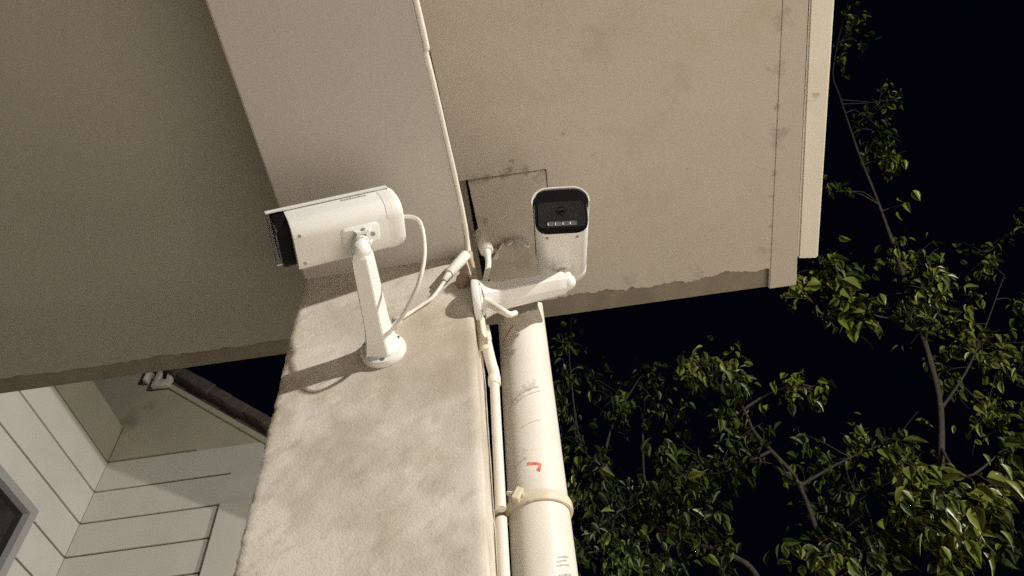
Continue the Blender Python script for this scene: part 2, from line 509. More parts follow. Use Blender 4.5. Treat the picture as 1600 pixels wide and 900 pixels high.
# ================================================================== security cameras
CAMS = "white bullet security cameras on the pillar"
def bullet(label, P, d, s, u, Wd, Hh, L, base_c, base_n, tip, arm_roll, foot, fp=.040, zlow=0.0, hood=.001):
    """P: bottom centre of the white housing's front rim; d forward, s sideways, u up; arm from the wall base to tip."""
    P = Vector(P); d = Vector(d).normalized(); u = Vector(u)
    s = d.cross(u).normalized(); u = s.cross(d).normalized()
    def T(a, f, c):
        return P + s * a + d * f + u * c
    t = thing("security_camera", label, "security camera", base_c, CAMS)
    hw = Wd / 2
    # housing
    bm = bmesh.new()
    sec = []
    for f, k in ((0.0, 0.985), (-0.004, 1.0), (-L + .016, 1.0), (-L + .006, .97), (-L + .0015, .90), (-L, .80)):
        sec.append([T(x * k, f, Hh / 2 + (z - Hh / 2) * k) for x, z in rrect(hw, 0, Hh, 0.030, 6)])
    loft(bm, sec)
    body = obj("housing", bm, M['white'], t, smooth=45)
    # rear cap seam
    bm = bmesh.new()
    loft(bm, [[T(x * 1.012, f, Hh / 2 + (z - Hh / 2) * 1.012) for x, z in rrect(hw, 0, Hh, 0.030, 6)] for f in (-L + .034, -L + .020)])
    obj("rear_cap", bm, M['white'], body, smooth=45)
    # black front
    bm = bmesh.new()
    sec = []
    for f, k in ((-0.002, .972), (fp - .004, .972), (fp, .95)):
        sec.append([T(x * k, f, Hh / 2 + (z - Hh / 2) * k) for x, z in rrect(hw, zlow * Hh, Hh, 0.027, 6)])
    loft(bm, sec)
    fr = obj("front_cover", bm, M['black'], t, smooth=45)
    bm = bmesh.new()
    loft(bm, [[T(x, f, z) for x, z in rrect(hw * .86, (zlow * .8 + .07) * Hh, Hh * .68, 0.010, 4)] for f in (fp - .0015, fp + .0012)])
    obj("front_glass", bm, M['glass'], fr)
    bm = bmesh.new()
    cyl(bm, T(0, fp + .0005, Hh * .46), T(0, fp + .0018, Hh * .46), .0110, n=28, bev=.0008)
    ln = obj("lens_ring", bm, M['black'], fr)
    bm = bmesh.new()
    c = T(0, fp + .0002, Hh * .46)
    ballv = bmesh.ops.create_uvsphere(bm, u_segments=20, v_segments=12, radius=.0085)['verts']
    rotm = d.to_track_quat('Z', 'Y').to_matrix()
    for v in ballv:
        q = v.co.copy(); q.z *= .35
        v.co = rotm @ q + c
    obj("lens", bm, M['lens'], fr, smooth=True)
    for i in range(4):
        bm = bmesh.new()
        a0 = hw * (-.57 + .27 * i)
        loft(bm, [[T(a0 + hw * .145 + x * k, f, Hh * (.155 + zlow * .7) + z * k) for x, z in rrect(hw * .132, -Hh * .05, Hh * .05, .0025, 3)]
                  for f, k in ((fp, 1.0), (fp + .0025, 1.0), (fp + .0018, .8))])
        obj("infrared_lamp", bm, M['led'], fr)
    # sunshield: a thin shell over the top with short skirts
    bm = bmesh.new()
    def shell(off):
        pts = []
        h2, w2, rad = Hh + off, hw + off, .032 + off
        lo = Hh * .66
        pts.append((w2, lo))
        for i in range(9):
            a = math.radians(90 * i / 8)
            pts.append((w2 - rad + rad * math.cos(a), h2 - rad + rad * math.sin(a)))
        for i in range(9):
            a = math.radians(90 + 90 * i / 8)
            pts.append((-w2 + rad + rad * math.cos(a), h2 - rad + rad * math.sin(a)))
        pts.append((-w2, lo))
        return pts
    ring = shell(.0048) + shell(.0022)[::-1]
    loft(bm, [[T(x, f, z) for x, z in ring] for f in (fp + hood, fp * .5, -L * .5, -L + .012)])
    obj("sunshield", bm, M['white'], t, smooth=35)
    # small screws on the underside near the front and a grey print on the side
    for a in (-.55, .55):
        bm = bmesh.new()
        cyl(bm, T(hw * a, -.012, .001), T(hw * a, -.012, -.0012), .0032, n=12)
        obj("screw", bm, M['print'], body)
    # grey lettering block on the side
    for i in range(9):
        bm = bmesh.new()
        f0 = -L * .50 - i * .0056
        h = .0055 if i % 3 else .0068
        loft(bm, [[T(x, f, z) for f, z in ((f0, Hh * .56), (f0 - .0040, Hh * .56), (f0 - .0040, Hh * .56 + h), (f0, Hh * .56 + h))]
                  for x in (-hw - .0004, -hw + .004)])
        obj("lettering", bm, M['print'], body)
    # wall base
    bn = Vector(base_n)
    b0 = Vector(base_c)
    bm = bmesh.new()
    cyl(bm, b0, b0 + bn * .016, .0465, .045, n=36, bev=.004)
    base = obj("base_plate", bm, M['white'], t, smooth=40)
    bm = bmesh.new()
    cyl(bm, b0 + bn * .0155, b0 + bn * .026, .035, .029, n=32, bev=.003)
    obj("base_boss", bm, M['white'], base, smooth=40)
    bs, bu = frame_of(bn)
    for a in (25, 145, 265):
        q = b0 + bs * (.037 * math.cos(math.radians(a))) + bu * (.037 * math.sin(math.radians(a)))
        bm = bmesh.new()
        cyl(bm, q + bn * .010, q + bn * .0172, .0042, n=12)
        obj("screw", bm, M['metal'], base)
    # arm: a ridged bar that tapers towards the knuckle
    a0 = b0 + bn * .018
    tip = Vector(tip)
    ad = (tip - a0).normalized()
    ar = Vector(arm_roll)
    ar = (ar - ad * ar.dot(ad)).normalized()
    av = ad.cross(ar)
    bm = bmesh.new()
    prof = [(-1, -.6), (-.85, -.95), (.42, -.95), (.55, -.9), (.97, -.15), (1, 0), (1, .6), (.8, .9), (-.7, .9), (-1, .6)]
    La = (tip - a0).length
    loft(bm, [[a0 + ad * (La * q) + ar * (x * hwid) + av * (y * hwid * 1.15) for x, y in prof]
              for q, hwid in ((0, .0310), (.10, .0262), (.25, .0222), (.85, .0195), (.95, .0185), (1.0, .014))])
    arm = obj("bracket_arm", bm, M['white'], t, smooth=22)
    # knuckle and clip under the housing
    F = Vector(foot)
    bm = bmesh.new()
    ball(bm, tip, .0185, 18)
    kn = obj("knuckle", bm, M['white'], t, smooth=True)
    bm = bmesh.new()
    cyl(bm, tip, tip + (F - tip) * .72, .0135, .0125, n=24, bev=.002)
    obj("knuckle_socket", bm, M['white'], kn, smooth=40)
    kd = (F - tip).normalized()
    bm = bmesh.new()
    cyl(bm, tip + (F - tip) * .52, tip + (F - tip) * .68, .0155, .0155, n=24, bev=.002)
    obj("lock_ring", bm, M['white'], kn, smooth=40)
    # clip plate
    ff = (F - P).dot(d); fa = (F - P).dot(s)
    bm = bmesh.new()
    loft(bm, [[T(fa + x * k, ff + y * k, z) for x, y in rrect(.020, -.036, .036, .008, 3)] for z, k in ((.003, 1.0), (-.003, 1.0), (-.006, .86))])
    cp = obj("clip_plate", bm, M['white'], t, smooth=35)
    for sgn in (-1, 1):
        bm = bmesh.new()
        loft(bm, [[T(fa + sgn * .013 + x, ff + y, z) for x, y in ((-.003, -.016 * k), (.003, -.016 * k), (.003, .012 * k), (-.003, .012 * k))]
                  for z, k in ((-.002, 1.4), (-.018, .8))])
        obj("clip_ear", bm, M['white'], cp)
    bm = bmesh.new()
    cyl(bm, T(fa - .018, ff - .004, -.012), T(fa + .018, ff - .004, -.012), .0036, n=12)
    obj("clip_bolt", bm, M['metal'], cp)
    bm = bmesh.new()
    cyl(bm, T(fa, ff - .022, -.0062), T(fa, ff - .022, -.0085), .0042, n=12)
    obj("screw", bm, M['metal'], cp)
    return t, base, T

C1, base1, T1 = bullet("white bullet camera aimed left and down, on a long arm from the pillar front",
    (-0.389, 0.716, 2.735), (-0.925, -0.113, -0.362), None, (-0.366, 0.014, 0.93), 0.104, 0.094, 0.210,
    (-0.281, 0.9605, 2.707), (0, -1, 0), (-0.2745, 0.735, 2.738), (1, 0, 0), (-0.2755, 0.727, 2.774), .024, .22, .008)
# cable hole and cables of the first camera
bm = bmesh.new()
cyl(bm, (-0.2845, 0.9385, 2.692), (-0.2845, 0.9335, 2.690), .0095, n=20, bev=.001)
obj("cable_hole", bm, M['black'], base1)
bm = bmesh.new()
tube(bm, [T1(.02, -.195, .052), T1(.012, -.215, .058), (-0.173, 0.750, 2.838), (-0.163, 0.765, 2.757), (-0.179, 0.80, 2.707), (-0.219, 0.86, 2.695),
          (-0.258, 0.91, 2.706), (-0.279, 0.937, 2.698), (-0.285, 0.946, 2.692)], .0040, 10, 7)
obj("cable", bm, M['cable'], C1, smooth=True)
bm = bmesh.new()
cyl(bm, T1(.016, -.203, .055), T1(.012, -.222, .058), .0075, .0055, n=16, bev=.001)
obj("cable_gland", bm, M['white'], C1, smooth=40)
bm = bmesh.new()
tube(bm, [(-0.145, 0.938, 2.909), (-0.158, 0.944, 2.889), (-0.181, 0.950, 2.853), (-0.205, 0.953, 2.834), (-0.229, 0.954, 2.815), (-0.262, 0.952, 2.783), (-0.276, 0.949, 2.748), (-0.280, 0.948, 2.728)], .0042, 10, 6)
lead = obj("lead", bm, M['cable'], C1, smooth=True)
bm = bmesh.new()
cyl(bm, (-0.104, 0.936, 2.972), (-0.145, 0.938, 2.910), .0125, .0115, n=18, bev=.003)
cyl(bm, (-0.143, 0.938, 2.912), (-0.156, 0.941, 2.893), .0085, .0062, n=16, bev=.001)
obj("connector", bm, M['cable'], lead, smooth=40)
bm = bmesh.new()
tube(bm, [(-0.262, 0.950, 2.790), (-0.250, 0.945, 2.782), (-0.262, 0.943, 2.762), (-0.274, 0.946, 2.748)], (.0075, .0050), 8, 4)
obj("cable_tie", bm, M['white'], lead, smooth=True)

u2 = (0.093, -0.419, 0.903)
d2 = Vector((0.011, -0.907, -0.421)).normalized()
C2, base2, T2 = bullet("white bullet camera facing the viewer, on a sideways arm beside the downpipe",
    tuple(Vector((0.1067, 0.841, 2.870)) - d2 * .014), tuple(d2), None, u2, 0.113, 0.104, 0.225,
    (-0.0965, 0.960, 2.830), (1, 0, 0), (0.108, 0.978, 2.874), (0, 0, -1), (0.1047, 1.000, 2.944), .014, 0.0)
bm = bmesh.new()
tube(bm, [(-0.082, 0.945, 2.823), (-0.068, 0.948, 2.806), (-0.050, 0.944, 2.779), (-0.036, 0.945, 2.764), (-0.024, 0.952, 2.760), (-0.012, 0.968, 2.782)], (.0100, .0058), 10, 6)
obj("cable", bm, M['cable'], C2, smooth=True)
bm = bmesh.new()
tube(bm, [(-0.059, 0.981, 3.032), (-0.060, 0.98, 2.98), (-0.070, 0.975, 2.914), (-0.080, 0.966, 2.86)], (.0075, .0055), 10, 6)
lead = obj("lead", bm, M['cable'], C2, smooth=True)
bm = bmesh.new()
cyl(bm, (-0.072, 0.982, 3.122), (-0.060, 0.981, 3.035), .0185, .0165, n=18, bev=.007)
cyl(bm, (-0.061, 0.981, 3.038), (-0.0592, 0.981, 3.018), .0105, .008, n=16, bev=.001)
obj("connector", bm, M['cable'], lead, smooth=40)

# ================================================================== downpipe
def pipe_axis(z):
    return Vector((-0.003 - (2.98 - z) * 0.0288, 1.16, z))
PR = 0.0563
dp = thing("downpipe", "thick white plastic downpipe with a broken open top beside the pillar", "pipe", tuple(pipe_axis(0.0)))
bm = bmesh.new()
n = 72
rnd = random.Random(5)
def rim(a):           # jagged top: high at the right, torn down towards the viewer
    ca, sa = math.cos(a), math.sin(a)
    h = 2.982 + .022 * max(0, ca) - .040 * max(0, -sa) + .012 * max(0, sa)
    if .80 < ca and sa < .4:
        h += .032
    return h + .006 * noise.noise(Vector((ca * 7, sa * 7, 3))) + rnd.uniform(-.0015, .0015)
tops = [rim(2 * math.pi * j / n) for j in range(n)]
def pring(z, r, tz=None):
    out = []
    for j in range(n):
        a = 2 * math.pi * j / n
        zz = tops[j] if tz else z
        c = pipe_axis(zz)
        out.append((c.x + r * math.cos(a), c.y + r * math.sin(a), zz))
    return out
secs = [pring(0.0, PR), pring(1.0, PR), pring(2.0, PR), pring(2.30, PR), pring(2.6, PR), pring(2.75, PR), pring(0, PR, True), pring(0, PR - .0035, True), pring(2.70, PR - .0035)]
loft(bm, secs, cap=False)
obj("pipe", bm, M['pipe'], dp, smooth=50)
# clamp band
bm = bmesh.new()
zc = 2.433
def cring(r, dz):
    out = []
    for j in range(48):
        a = 2 * math.pi * j / 48
        c = pipe_axis(zc)
        out.append((c.x + r * math.cos(a), c.y + r * math.sin(a), zc + dz + .006 * math.sin(a) - .012 * math.cos(a) * 0))
    return out
loft(bm, [cring(PR + .0005, -.010), cring(PR + .0055, -.010), cring(PR + .0070, -.005), cring(PR + .0070, .005), cring(PR + .0055, .010), cring(PR + .0005, .010)], cap=False)
cl = obj("clamp", bm, M['clamp'], dp, smooth=50)
bm = bmesh.new()
c = pipe_axis(zc)
box(bm, c.x - .040, c.x - .026, c.y - .066, c.y - .036, zc - .013, zc + .013, .002)
bmesh.ops.rotate(bm, verts=bm.verts[:], cent=(c.x - .033, c.y - .05, zc), matrix=Matrix.Rotation(.5, 3, 'Y'))
cyl(bm, (c.x - .052, c.y - .054, zc + .010), (c.x - .022, c.y - .058, zc - .002), .0045, n=10)
obj("clamp_lug", bm, M['clamp'], cl)
bm = bmesh.new()
box(bm, PX1 - .004, c.x - .046, c.y - .018, c.y + .004, zc - .012, zc + .006, .002)
obj("clamp_stem", bm, M['dirt'], cl)
# torn pieces of the upper pipe left hanging round the patched hole
for c_, w_, h_ in ((296, 27, .050), (254, 14, .040), (222, 12, .034), (188, 9, .020)):
    bm = bmesh.new()
    secs = []
    for q in range(9):
        k = -1 + q / 4
        a = math.radians(c_ + w_ * k)
        d_ = h_ * max(.12, (1 - k * k)) ** .6 * (1 + .25 * noise.noise(Vector((c_, q * 1.7, 0))))
        lean = .012 * d_ / h_
        secs.append([(.008 + r_ * math.cos(a), 1.175 + r_ * math.sin(a), z_) for r_, z_ in
                     ((.049, 3.2915), (.055, 3.2915), (.055 + lean, 3.2875 - d_), (.050 + lean, 3.2875 - d_))])
    loft(bm, secs)
    obj("pipe_shard", bm, M['white'], dp, smooth=40)
# marks on the pipe: thin curved patches
def pipe_patch(name, pts, m, width, parent=dp):
    bm = bmesh.new()
    prev = None
    out = []
    for (x, z) in pts:
        c = pipe_axis(z)
        t = max(-.98, min(.98, (x - c.x) / PR))
        a = -math.acos(t)
        for k in (-.5, .5):
            pass
        out.append((a, z))
    L = []
    for i, (a, z) in enumerate(out):
        a1, z1 = out[min(i + 1, len(out) - 1)]; a0_, z0_ = out[max(i - 1, 0)]
        da, dz = (a1 - a0_) * PR, z1 - z0_
        ln = math.hypot(da, dz) or 1
        na, nz_ = -dz / ln / PR, da / ln
        wd = width * (1 + .5 * noise.noise(Vector((a * 20, z * 60, 1))))
        row = []
        for k in (-.5, .5):
            aa, zz = a + na * wd * k, z + nz_ * wd * k
            cc = pipe_axis(zz)
            row.append(tuple((cc.x + r_ * math.cos(aa), cc.y + r_ * math.sin(aa), zz) for r_ in (PR + .0006, PR - .001)))
        L.append(row)
    secs = [[r[0][0], r[1][0], r[1][1], r[0][1]] for r in L]
    loft(bm, secs)
    return obj(name, bm, m, parent)
def seg(p, q, k=7):
    return [(p[0] + (q[0] - p[0]) * i / k, p[1] + (q[1] - p[1]) * i / k) for i in range(k + 1)]
def mk(p):            # marks measured on a plane at y = 1.0, carried back onto the pipe front
    return (p[0] * 1.104, 1.6 + (p[1] - 1.6) * 1.104)
pipe_patch("red_mark", seg(mk((-0.026, 2.417)), mk((-0.006, 2.413))) + seg(mk((-0.004, 2.411)), mk((-0.009, 2.398)), 3), M['red'], .0064)
pipe_patch("red_mark", seg(mk((-0.045, 2.756)), mk((-0.020, 2.785))), M['red'], .0034)
for p, q, wdt in (((-0.050, 2.555), (-0.030, 2.578), .003), ((-0.028, 2.580), (0.012, 2.598), .004), ((-0.036, 2.563), (0.014, 2.588), .0022),
                  ((-0.040, 2.335), (-0.015, 2.345), .0018), ((-0.03, 2.50), (0.01, 2.515), .0012),
                  ((0.000, 2.222), (0.018, 2.229), .0026), ((0.001, 2.229), (0.016, 2.236), .002), ((0.003, 2.237), (0.019, 2.243), .0024), ((0.001, 2.206), (0.019, 2.214), .004),
                  ((-0.05, 2.42), (-0.028, 2.43), .0018)):
    pipe_patch("scuff", seg(mk(p), mk(q)), M['scuff'], wdt)

# ================================================================== thin conduit beside the downpipe
cd = thing("conduit_pipe", "thin white conduit between the pillar and the thick downpipe", "pipe", (-0.125, 1.035, 0))
def cax(z):
    return Vector((-0.0755 - (2.703 - z) * 0.0236, 1.08, z))
for z0, z1 in ((0.0, 2.372), (2.392, 2.715)):
    bm = bmesh.new()
    tube(bm, [cax(z0), cax((z0 + z1) / 2), cax(z1)], .0098, 16, 2)
    obj("conduit", bm, M['pipe'], cd, smooth=50)
bm = bmesh.new()
tube(bm, [cax(2.705), cax(2.73), (-0.079, 1.068, 2.755), (-0.083, 1.04, 2.785), (-0.085, 1.02, 2.80)], .0120, 14, 5)
cyl(bm, tuple(cax(2.695)), tuple(cax(2.720)), .0132, n=18, bev=.002)
cyl(bm, (-0.0835, 1.038, 2.787), (-0.0855, 1.010, 2.808), .0135, n=18, bev=.003)
obj("elbow", bm, M['cable'], cd, smooth=40)
bm = bmesh.new()
tube(bm, [(-0.086, 1.010, 2.730), (-0.087, 1.000, 2.745), (-0.0875, 0.990, 2.775), (-0.088, 0.986, 2.800)], .0105, 12, 5)
obj("saddle", bm, M['clamp'], cd, smooth=40)

# ================================================================== neighbouring house
hs = thing("house", "pale neighbouring house with grooved render, gable verge and dark window", "house", (-3.99, 5.0, 0))
HXW, HYW = -3.99, 5.0
gro = [z for z in (0.05, 1.06, 2.07, 3.08, 4.09, 4.42, 4.75, 5.06, 5.375, 5.70, 6.03, 6.365)]
bm = bmesh.new()
poly = [(-6.5, 0.0), (-0.6, 0.0), (-0.6, 4.9), (-2.2, 6.16), (-3.84, 7.47), (-5.1, 8.48), (-6.5, 7.4)]
a = [bm.verts.new((x, HYW + .018, z)) for x, z in poly]; b = [bm.verts.new((x, 9.0, z)) for x, z in poly]
bm.faces.new(a); bm.faces.new(b[::-1])
for i in range(len(poly)):
    j = (i + 1) % len(poly)
    bm.faces.new((a[i], b[i], b[j], a[j]))
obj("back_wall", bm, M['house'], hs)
# window in the side wall: y 2.9..4.49, z 4.2..5.46
WY0, WY1, WZ0, WZ1 = 2.7, 4.49, 4.10, 5.465
bm = bmesh.new()
box(bm, -6.5, HXW - .018, 2.0, WY0, 0, 6.79)
box(bm, -6.5, HXW - .018, WY1, HYW + .016, 0, 6.79)
box(bm, -6.5, HXW - .018, WY0, WY1, 0, WZ0)
box(bm, -6.5, HXW - .018, WY0, WY1, WZ1, 6.79)
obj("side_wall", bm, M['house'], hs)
GAP = .020
def board(x0, x1, y0, y1, z0, z1, m=None):
    bm = bmesh.new()
    box(bm, x0, x1, y0, y1, z0, z1, .004)
    return obj("render_board", bm, m or M['board'], hs)
for i in range(4, len(gro) - 1):
    z0, z1 = gro[i] + GAP / 2, gro[i + 1] - GAP / 2
    xr = {6.03: -2.2, 5.70: -2.2}.get(gro[i], -2.77)
    board(HXW + .001, xr, HYW - .004, HYW + .017, z0, z1)
    if z0 >= WZ1 or z1 <= WZ0:
        board(HXW - .017, HXW + .004, 2.0, HYW - .006, z0, z1)
        continue
    for y0, y1 in ((2.0, WY0), (WY1, HYW - .006)):
        board(HXW - .017, HXW + .004, y0, y1, z0, z1)
    if z1 > WZ1:
        board(HXW - .0168, HXW + .0038, WY0 + .001, WY1 - .001, WZ1 + .002, z1)
for z0, z1 in ((0.0, 4.083),):
    board(HXW + .001, -2.77, HYW - .004, HYW + .017, z0, z1)
    board(HXW - .017, HXW + .004, 2.0, HYW - .006, z0, z1)
for x0, x1, y0, y1, z0, z1 in ((HXW + .003, -2.79, HYW + .0165, HYW + .0175, 4.0, 6.37), (HXW - .0175, HXW - .0165, WY1 + .001, HYW - .002, 4.0, 6.37),
                               (HXW - .0175, HXW - .0165, 2.01, WY1 - .001, WZ1 + .001, 6.37)):
    bm = bmesh.new(); box(bm, x0, x1, y0, y1, z0, z1)
    obj("groove_backing", bm, M['groove'], hs)
# plain top course of the side wall
bm = bmesh.new(); box(bm, HXW - .017, HXW + .003, 2.0, HYW - .006, 6.372, 6.79, .004)
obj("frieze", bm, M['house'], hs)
# flush facing above the grooves, and the ends of the two upper grooves filled level
bm = bmesh.new()
fp_ = [(HXW + .006, 6.376), (-2.50, 6.376), (-3.84, 7.40), (-5.0, 8.33), (-5.0, 6.80), (HXW + .006, 6.80)]
va = [bm.verts.new((x, HYW - .0035, z)) for x, z in fp_]; vb = [bm.verts.new((x, HYW + .017, z)) for x, z in fp_]
bm.faces.new(va); bm.faces.new(vb[::-1])
for i in range(6):
    bm.faces.new((va[i], vb[i], vb[(i + 1) % 6], va[(i + 1) % 6]))
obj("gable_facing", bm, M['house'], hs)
for x0, z in ((-3.16, 6.365), (-2.76, 6.03)):
    bm = bmesh.new(); box(bm, x0, -2.2, HYW - .0045, HYW + .016, z - .0125, z + .0125)
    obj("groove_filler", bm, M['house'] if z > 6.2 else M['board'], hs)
# pilaster
bm = bmesh.new(); box(bm, -2.755, -2.25, HYW - .05, HYW + .017, 0, 5.68, .006)
obj("pilaster", bm, M['board'], hs)
# window
bm = bmesh.new()
for y0, y1, z0, z1 in ((WY0, WY1 - .07, WZ1 - .07, WZ1), (WY0, WY1 - .07, WZ0, WZ0 + .07), (WY1 - .07, WY1, WZ0, WZ1), (WY0 - .0, WY0 + .07, WZ0 + .07, WZ1 - .07), (3.56, 3.62, WZ0 + .07, WZ1 - .07)):
    box(bm, HXW - .09, HXW + .012, y0, y1, z0, z1, .004)
wn = obj("window", bm, M['frame'], hs)
bm = bmesh.new(); box(bm, HXW - .06, HXW - .052, WY0 + .07, WY1 - .07, WZ0 + .07, WZ1 - .07)
obj("pane", bm, M['pane'], wn)
# gable verge: sloping band, then a row of brown tiles proud of the wall
p0, p1 = Vector((-5.1, 0, 8.475)), Vector((-0.5, 0, 4.775))
dv = (p1 - p0).normalized(); nv = Vector((-dv.z, 0, dv.x)) * -1
if nv.z < 0: nv = -nv
Lr = (p1 - p0).length
def slant(name, s0, s1, h0, h1, y0, y1, m, parent=hs, bev=.006):
    bm = bmesh.new()
    vs = []
    for y in (y0, y1):
        for s_, h in ((s0, h0), (s1, h0), (s1, h1), (s0, h1)):
            q = p0 + dv * s_ + nv * h
            vs.append(bm.verts.new((q.x, y, q.z)))
    bm.faces.new(vs[:4]); bm.faces.new(vs[4:][::-1])
    for i in range(4):
        j = (i + 1) % 4
        bm.faces.new((vs[i], vs[j], vs[4 + j], vs[4 + i]))
    if bev:
        bmesh.ops.bevel(bm, geom=bm.edges[:], offset=bev, segments=1, affect='EDGES')
    return obj(name, bm, m, parent)
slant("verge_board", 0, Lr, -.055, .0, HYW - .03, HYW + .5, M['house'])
rf = slant("roof", 0, Lr, .002, .07, HYW - .02, 9.4, M['tile'])
k = 0
s0 = .55
while s0 < Lr - .3:
    ln = .27
    slant("roof_tile", s0, s0 + ln - .012, .05 + .012 * (k % 2), .15 + .02 * random.random(), HYW - .12 - .02 * random.random(), HYW + .22, M['tile'], rf, .008)
    s0 += ln; k += 1
    random.random()
# short dark mouldings under the verge
slant("trim_strip", 1.98, 2.40, -.30, -.276, HYW + .010, HYW + .03, M['groove'], bev=.01)
slant("trim_strip", 2.50, 2.85, -.335, -.313, HYW + .010, HYW + .03, M['groove'], bev=.01)
# weathered white verge end pieces
for (x, z, h, w_) in ((-3.80, 7.26, .28, .055), (-3.67, 7.30, .22, .06), (-3.74, 7.24, .09, .19), (-3.92, 7.36, .14, .05)):
    bm = bmesh.new()
    box(bm, x - w_ / 2, x + w_ / 2, HYW - .10, HYW - .03, z, z + h, .012)
    for v in bm.verts:
        v.co += Vector(noise.noise_vector(v.co * 9)) * .02
    obj("verge_cap", bm, M['board'], hs, smooth=40)

# ================================================================== unseen lamp body and board, added to shape the light on the house
fl = thing("light_blocker", "unseen black lamp body and board, added to cut the light on the house", "light_blocker", (4.56, 0.6, 0))
bm = bmesh.new(); box(bm, 4.52, 4.62, 0.50, 0.70, 1.42, 1.62, .01)
obj("added_housing", bm, M['black'], fl)
bm = bmesh.new(); cyl(bm, (4.57, 0.6, 0), (4.57, 0.6, 1.42), .03, n=14)
obj("post", bm, M['black'], fl)
bm = bmesh.new()
for y in (0.50, 0.695):
    box(bm, 4.0, 4.53, y, y + .006, 1.80 + .04, 1.80 + .06)
box(bm, 3.990, 4.005, 0.45, 1.20, 1.8033, 2.10)
obj("blocker_board", bm, M['black'], fl)  # added board out of view, cuts the diagonal shadow on the house

# ================================================================== trees
CLUMPS_A = [(4.75, 3.7, 10.95, 0.27, 0.35, 26), (4.19, 3.7, 10.01, 0.12, 0.14, 6), (4.76, 3.8, 10.63, 0.16, 0.16, 8), (4.23, 3.8, 8.99, 0.27, 0.15, 16), (4.3, 3.7, 8.81, 0.12, 0.11, 6), (3.84, 3.7, 8.17, 0.22, 0.22, 26), (3.64, 3.7, 7.61, 0.16, 0.17, 20), (3.91, 3.8, 8.67, 0.14, 0.1, 5), (2.8, 3.6, 7.06, 0.06, 0.06, 3), (2.92, 3.6, 7.03, 0.05, 0.06, 3), (3.38, 3.7, 6.85, 0.07, 0.04, 2), (3.09, 3.7, 6.34, 0.08, 0.07, 6), (3.07, 3.6, 5.88, 0.16, 0.13, 26), (2.94, 3.6, 5.59, 0.18, 0.16, 30), (2.78, 3.7, 5.49, 0.12, 0.1, 12), (2.19, 3.4, 5.73, 0.23, 0.1, 24), (1.93, 3.4, 5.56, 0.13, 0.07, 10), (2.28, 3.5, 5.43, 0.18, 0.12, 24), (2.37, 3.5, 5.34, 0.13, 0.1, 12), (2.27, 3.6, 5.7, 0.19, 0.1, 14), (2.05, 3.5, 4.04, 0.15, 0.11, 28), (1.93, 3.5, 3.87, 0.16, 0.12, 34), (2.01, 3.5, 3.74, 0.16, 0.13, 34), (2.21, 3.5, 3.79, 0.15, 0.13, 28), (2.26, 3.6, 3.65, 0.15, 0.13, 26), (2.64, 3.6, 4.18, 0.12, 0.09, 14), (1.99, 3.5, 3.56, 0.19, 0.11, 26), (1.79, 3.7, 3.8, 0.14, 0.12, 18), (2.51, 3.7, 4.01, 0.14, 0.11, 16), (4.1, 3.7, 6.4, 0.05, 0.1, 3), (4.55, 4.6, 7.07, 0.31, 0.16, 16), (3.51, 4.4, 5.77, 0.31, 0.21, 34), (3.79, 4.5, 5.67, 0.21, 0.31, 30), (3.22, 4.5, 5.49, 0.15, 0.2, 18), (3.22, 4.3, 5.03, 0.23, 0.23, 26), (3.66, 4.5, 6.18, 0.27, 0.16, 22), (4.24, 4.5, 6.23, 0.17, 0.28, 18), (2.09, 3.6, 4.19, 0.09, 0.08, 8)]
LIMBS_A = [[(2.06, 3.9, 3.63), (2.29, 3.9, 4.11), (2.64, 3.9, 4.76), (2.81, 3.9, 5.22), (2.91, 3.9, 5.55), (3.03, 3.85, 6.02), (3.11, 3.8, 6.37), (3.28, 3.75, 7.07), (3.47, 3.75, 7.82), (3.62, 3.75, 8.35), (3.86, 3.75, 9.18), (4.08, 3.75, 9.87), (4.89, 3.75, 11.45)], [(2.91, 3.9, 5.55), (2.64, 3.7, 5.45), (2.37, 3.5, 5.34), (2.24, 3.5, 5.66), (1.94, 3.45, 5.62)], [(2.48, 3.9, 4.46), (2.31, 3.6, 4.03), (2.66, 3.65, 4.22)], [(2.64, 3.9, 4.76), (3.4, 4.3, 5.53), (4.39, 4.5, 6.66)], [(2.24, 3.9, 4.03), (1.98, 3.6, 3.94), (2.05, 3.6, 4.29)]]
CLUMPS_B = [(1.05, 3.5, 5.06, 0.14, 0.1, 22), (1.2, 3.5, 5.12, 0.1, 0.07, 8), (1.33, 3.6, 5.11, 0.15, 0.09, 18), (1.22, 3.6, 4.95, 0.17, 0.08, 16), (1.37, 3.6, 4.89, 0.14, 0.07, 12), (1.61, 3.6, 4.87, 0.15, 0.08, 18), (1.71, 3.5, 4.74, 0.1, 0.06, 12), (1.23, 3.7, 4.78, 0.18, 0.11, 18), (1.18, 3.6, 4.49, 0.17, 0.09, 22), (1.05, 3.6, 4.34, 0.17, 0.1, 24), (0.83, 3.6, 4.22, 0.15, 0.1, 24), (0.75, 3.6, 4.44, 0.14, 0.09, 20), (1.3, 3.7, 4.48, 0.1, 0.07, 9), (0.69, 3.7, 4.27, 0.17, 0.11, 26), (1.38, 3.6, 4.21, 0.05, 0.05, 4), (1.9, 4.3, 4.68, 0.26, 0.15, 24), (2.27, 4.4, 4.98, 0.18, 0.17, 18), (1.9, 4.4, 5.11, 0.14, 0.12, 8), (2.06, 4.4, 4.52, 0.26, 0.15, 26), (1.96, 4.6, 4.63, 0.22, 0.16, 16), (0.97, 3.7, 4.18, 0.15, 0.1, 14), (0.87, 3.7, 4.04, 0.13, 0.09, 14), (2.31, 4.2, 4.75, 0.13, 0.13, 14), (1.2, 3.5, 3.68, 0.08, 0.07, 8), (1.3, 3.5, 3.59, 0.13, 0.08, 22), (1.51, 3.6, 3.66, 0.11, 0.1, 18), (1.49, 3.5, 3.51, 0.13, 0.06, 10), (2.41, 4.2, 4.79, 0.18, 0.13, 14)]
